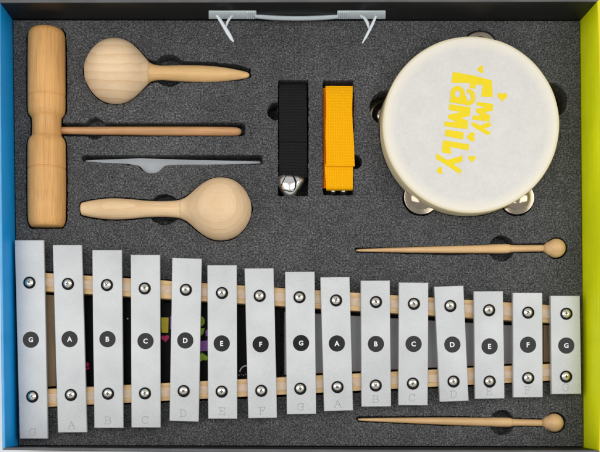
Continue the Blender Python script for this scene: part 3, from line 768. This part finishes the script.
# one screw head with a cross recess, one washer: shared meshes
def screw_mesh():
    bm = bmesh.new(); nr, ns = 22, 72; rmax = 4.15
    def zf(x, y):
        r = math.hypot(x, y) / rmax
        z = 2.3 * math.sqrt(max(0, 1 - 0.86 * r * r)) - 0.85
        for a, b in ((x, y), (y, x)):
            k = max(abs(a) / 1.5, abs(b) / 0.38)
            if k < 1.25: z = min(z, 0.3 + max(0, (k - 0.8)) * 3.0)
        return z
    vs = [[bm.verts.new((0, 0, zf(0, 0)))]]
    for i in range(1, nr + 1):
        r = rmax * i / nr
        vs.append([bm.verts.new((r * math.cos(2 * math.pi * k / ns), r * math.sin(2 * math.pi * k / ns), zf(r * math.cos(2 * math.pi * k / ns), r * math.sin(2 * math.pi * k / ns)))) for k in range(ns)])
    vs.append([bm.verts.new((v.co.x, v.co.y, -1.5)) for v in vs[-1]])
    for k in range(ns): bm.faces.new((vs[0][0], vs[1][k], vs[1][(k + 1) % ns]))
    for i in range(1, len(vs) - 1):
        for k in range(ns): bm.faces.new((vs[i][k], vs[i + 1][k], vs[i + 1][(k + 1) % ns], vs[i][(k + 1) % ns]))
    bmesh.ops.scale(bm, vec=(S, S, S), verts=bm.verts)
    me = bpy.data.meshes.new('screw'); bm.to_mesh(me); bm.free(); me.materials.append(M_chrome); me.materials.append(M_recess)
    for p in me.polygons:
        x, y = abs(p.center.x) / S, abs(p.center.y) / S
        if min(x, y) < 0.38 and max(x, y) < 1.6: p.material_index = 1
    me.shade_smooth(); me.set_sharp_from_angle(angle=R(40)); return me
def washer_mesh():
    bm = bmesh.new()
    lathe(bm, Vector((0, 0, -0.2)), Vector((0, 0, 1)), [(0, 0), (0, 5.6), (0.6, 6.0), (1.2, 5.7), (1.5, 5.0), (1.5, 0)], 48)
    bmesh.ops.recalc_face_normals(bm, faces=bm.faces)
    bmesh.ops.scale(bm, vec=(S, S, S), verts=bm.verts)
    me = bpy.data.meshes.new('washer'); bm.to_mesh(me); bm.free(); me.materials.append(M_rubber); me.shade_smooth(); me.set_sharp_from_angle(angle=R(50)); return me
ME_screw, ME_washer = screw_mesh(), washer_mesh()

glyph_cache = {}
def glyph(ch):
    """outline letter triangles from the built-in font, centred, height 1"""
    if ch in glyph_cache: return glyph_cache[ch]
    cu = bpy.data.curves.new('g', 'FONT'); cu.body = ch; cu.size = 1; cu.offset = 0.028; cu.resolution_u = 4
    o = bpy.data.objects.new('g', cu); C.objects.link(o)
    d = bpy.context.evaluated_depsgraph_get()
    me = bpy.data.meshes.new_from_object(o.evaluated_get(d))
    vs = [v.co.copy() for v in me.vertices]; fs = [tuple(p.vertices) for p in me.polygons]
    x0, x1 = min(v.x for v in vs), max(v.x for v in vs); y0, y1 = min(v.y for v in vs), max(v.y for v in vs)
    vs = [((v.x - (x0 + x1) / 2) / (y1 - y0), (v.y - (y0 + y1) / 2) / (y1 - y0)) for v in vs]
    bpy.data.objects.remove(o, do_unlink=True); bpy.data.meshes.remove(me); bpy.data.curves.remove(cu)
    glyph_cache[ch] = (vs, fs); return glyph_cache[ch]

serif = {  # thin slab-serif strokes in a unit box, y up
    'A': [[(-.45, -.5), (0, .5), (.45, -.5)], [(-.25, -.1), (.25, -.1)], [(-.6, -.5), (-.28, -.5)], [(.28, -.5), (.6, -.5)]],
    'B': [[(-.3, -.5), (-.3, .5)], [(-.45, .5), (.15, .5), (.34, .38), (.34, .14), (.15, .02), (-.3, .02)], [(.15, .02), (.42, -.1), (.42, -.38), (.2, -.5), (-.45, -.5)]],
    'C': [[(.38, .5), (.38, .2)], [(.38, .3), (.15, .5), (-.15, .5), (-.4, .25), (-.4, -.25), (-.15, -.5), (.15, -.5), (.4, -.3)]],
    'D': [[(-.28, -.5), (-.28, .5)], [(-.45, .5), (.1, .5), (.4, .25), (.4, -.25), (.1, -.5), (-.45, -.5)]],
    'E': [[(-.25, -.5), (-.25, .5)], [(-.45, .5), (.4, .5), (.4, .25)], [(-.25, .02), (.15, .02)], [(.15, .15), (.15, -.12)], [(-.45, -.5), (.42, -.5), (.42, -.22)]],
    'F': [[(-.2, -.5), (-.2, .5)], [(-.42, .5), (.42, .5), (.42, .22)], [(-.2, .02), (.18, .02)], [(.18, .15), (.18, -.12)], [(-.42, -.5), (.02, -.5)]],
    'G': [[(.38, .5), (.38, .2)], [(.38, .3), (.15, .5), (-.15, .5), (-.4, .25), (-.4, -.25), (-.15, -.5), (.2, -.5), (.35, -.35), (.35, -.02)], [(.1, -.02), (.48, -.02)]]}
BT, BB = 13.0, 8.9
names = ['first', 'second', 'third']
for i, (tl, tr, br, bl_, su, sl, st, ch) in enumerate(bars):
    bm = bmesh.new(); prism(bm, [tl, tr, br, bl_], BT, BB, BT, bev=0.7, segs=3)
    bar = finish(bm, 'note_bar', M_bar, mt, smooth=30)
    for q in (su, sl):
        w = bpy.data.objects.new('washer', ME_washer); C.objects.link(w); place(w, W(q[0] + 0.3, q[1] + 0.3, BT) + Vector((0, 0, 0.12)), bar)
        s = bpy.data.objects.new('screw', ME_screw); C.objects.link(s); place(s, W(q[0], q[1], BT + 1) + Vector((0, 0, 0.6)), bar)
        s.rotation_euler = (R(random.uniform(-4, 4)), R(random.uniform(-4, 4)), random.uniform(0, 1.57))
    tilt = math.atan2((bl_[0] - tl[0]), (bl_[1] - tl[1]))
    c = W(st[0], st[1], BT)
    bm = bmesh.new(); prism_xy(bm, circ(c.x, c.y, 8.0, 56), BT - 0.1, BT + 0.12)
    vs, fs = glyph(ch)
    vv = [bm.verts.new((c.x + 4.9 * (x * math.cos(tilt) - y * math.sin(tilt)), c.y + 4.9 * (x * math.sin(tilt) + y * math.cos(tilt)), BT + 0.17)) for x, y in vs]
    for f in fs: bm.faces.new([vv[k] for k in f]).material_index = 1
    o = finish(bm, 'note_sticker', [M_sticker, M_white_ink], bar)
    o['label'] = 'round black sticker with the white letter ' + ch
    # stamped letter near the lower end
    cx = (bl_[0] + br[0]) / 2 - 1.0; cy = bl_[1] - 7.6
    if i in (0, 14): cy = bl_[1] - 6.8
    c = W(cx, cy, BT); sz = 6.9
    bm = bmesh.new(); k = 0
    for line in serif[ch]:
        k += 1
        for j in range(len(line) - 1):
            a = Vector(line[j]) * sz; b = Vector(line[j + 1]) * sz; d = (b - a).normalized() * 0.33; n_ = Vector((-d.y, d.x)) 
            zt = BT + 0.03 + 0.006 * (k + j)
            q = [a - d + n_, b + d + n_, b + d - n_, a - d - n_]
            bm.faces.new([bm.verts.new((c.x + p.x * math.cos(tilt) - p.y * math.sin(tilt), c.y + p.x * math.sin(tilt) + p.y * math.cos(tilt), zt)) for p in q][::-1])
    finish(bm, 'stamped_letter', M_engrave, bar)
for o in bpy.data.objects:
    if 'wx' in o: del o['wx']
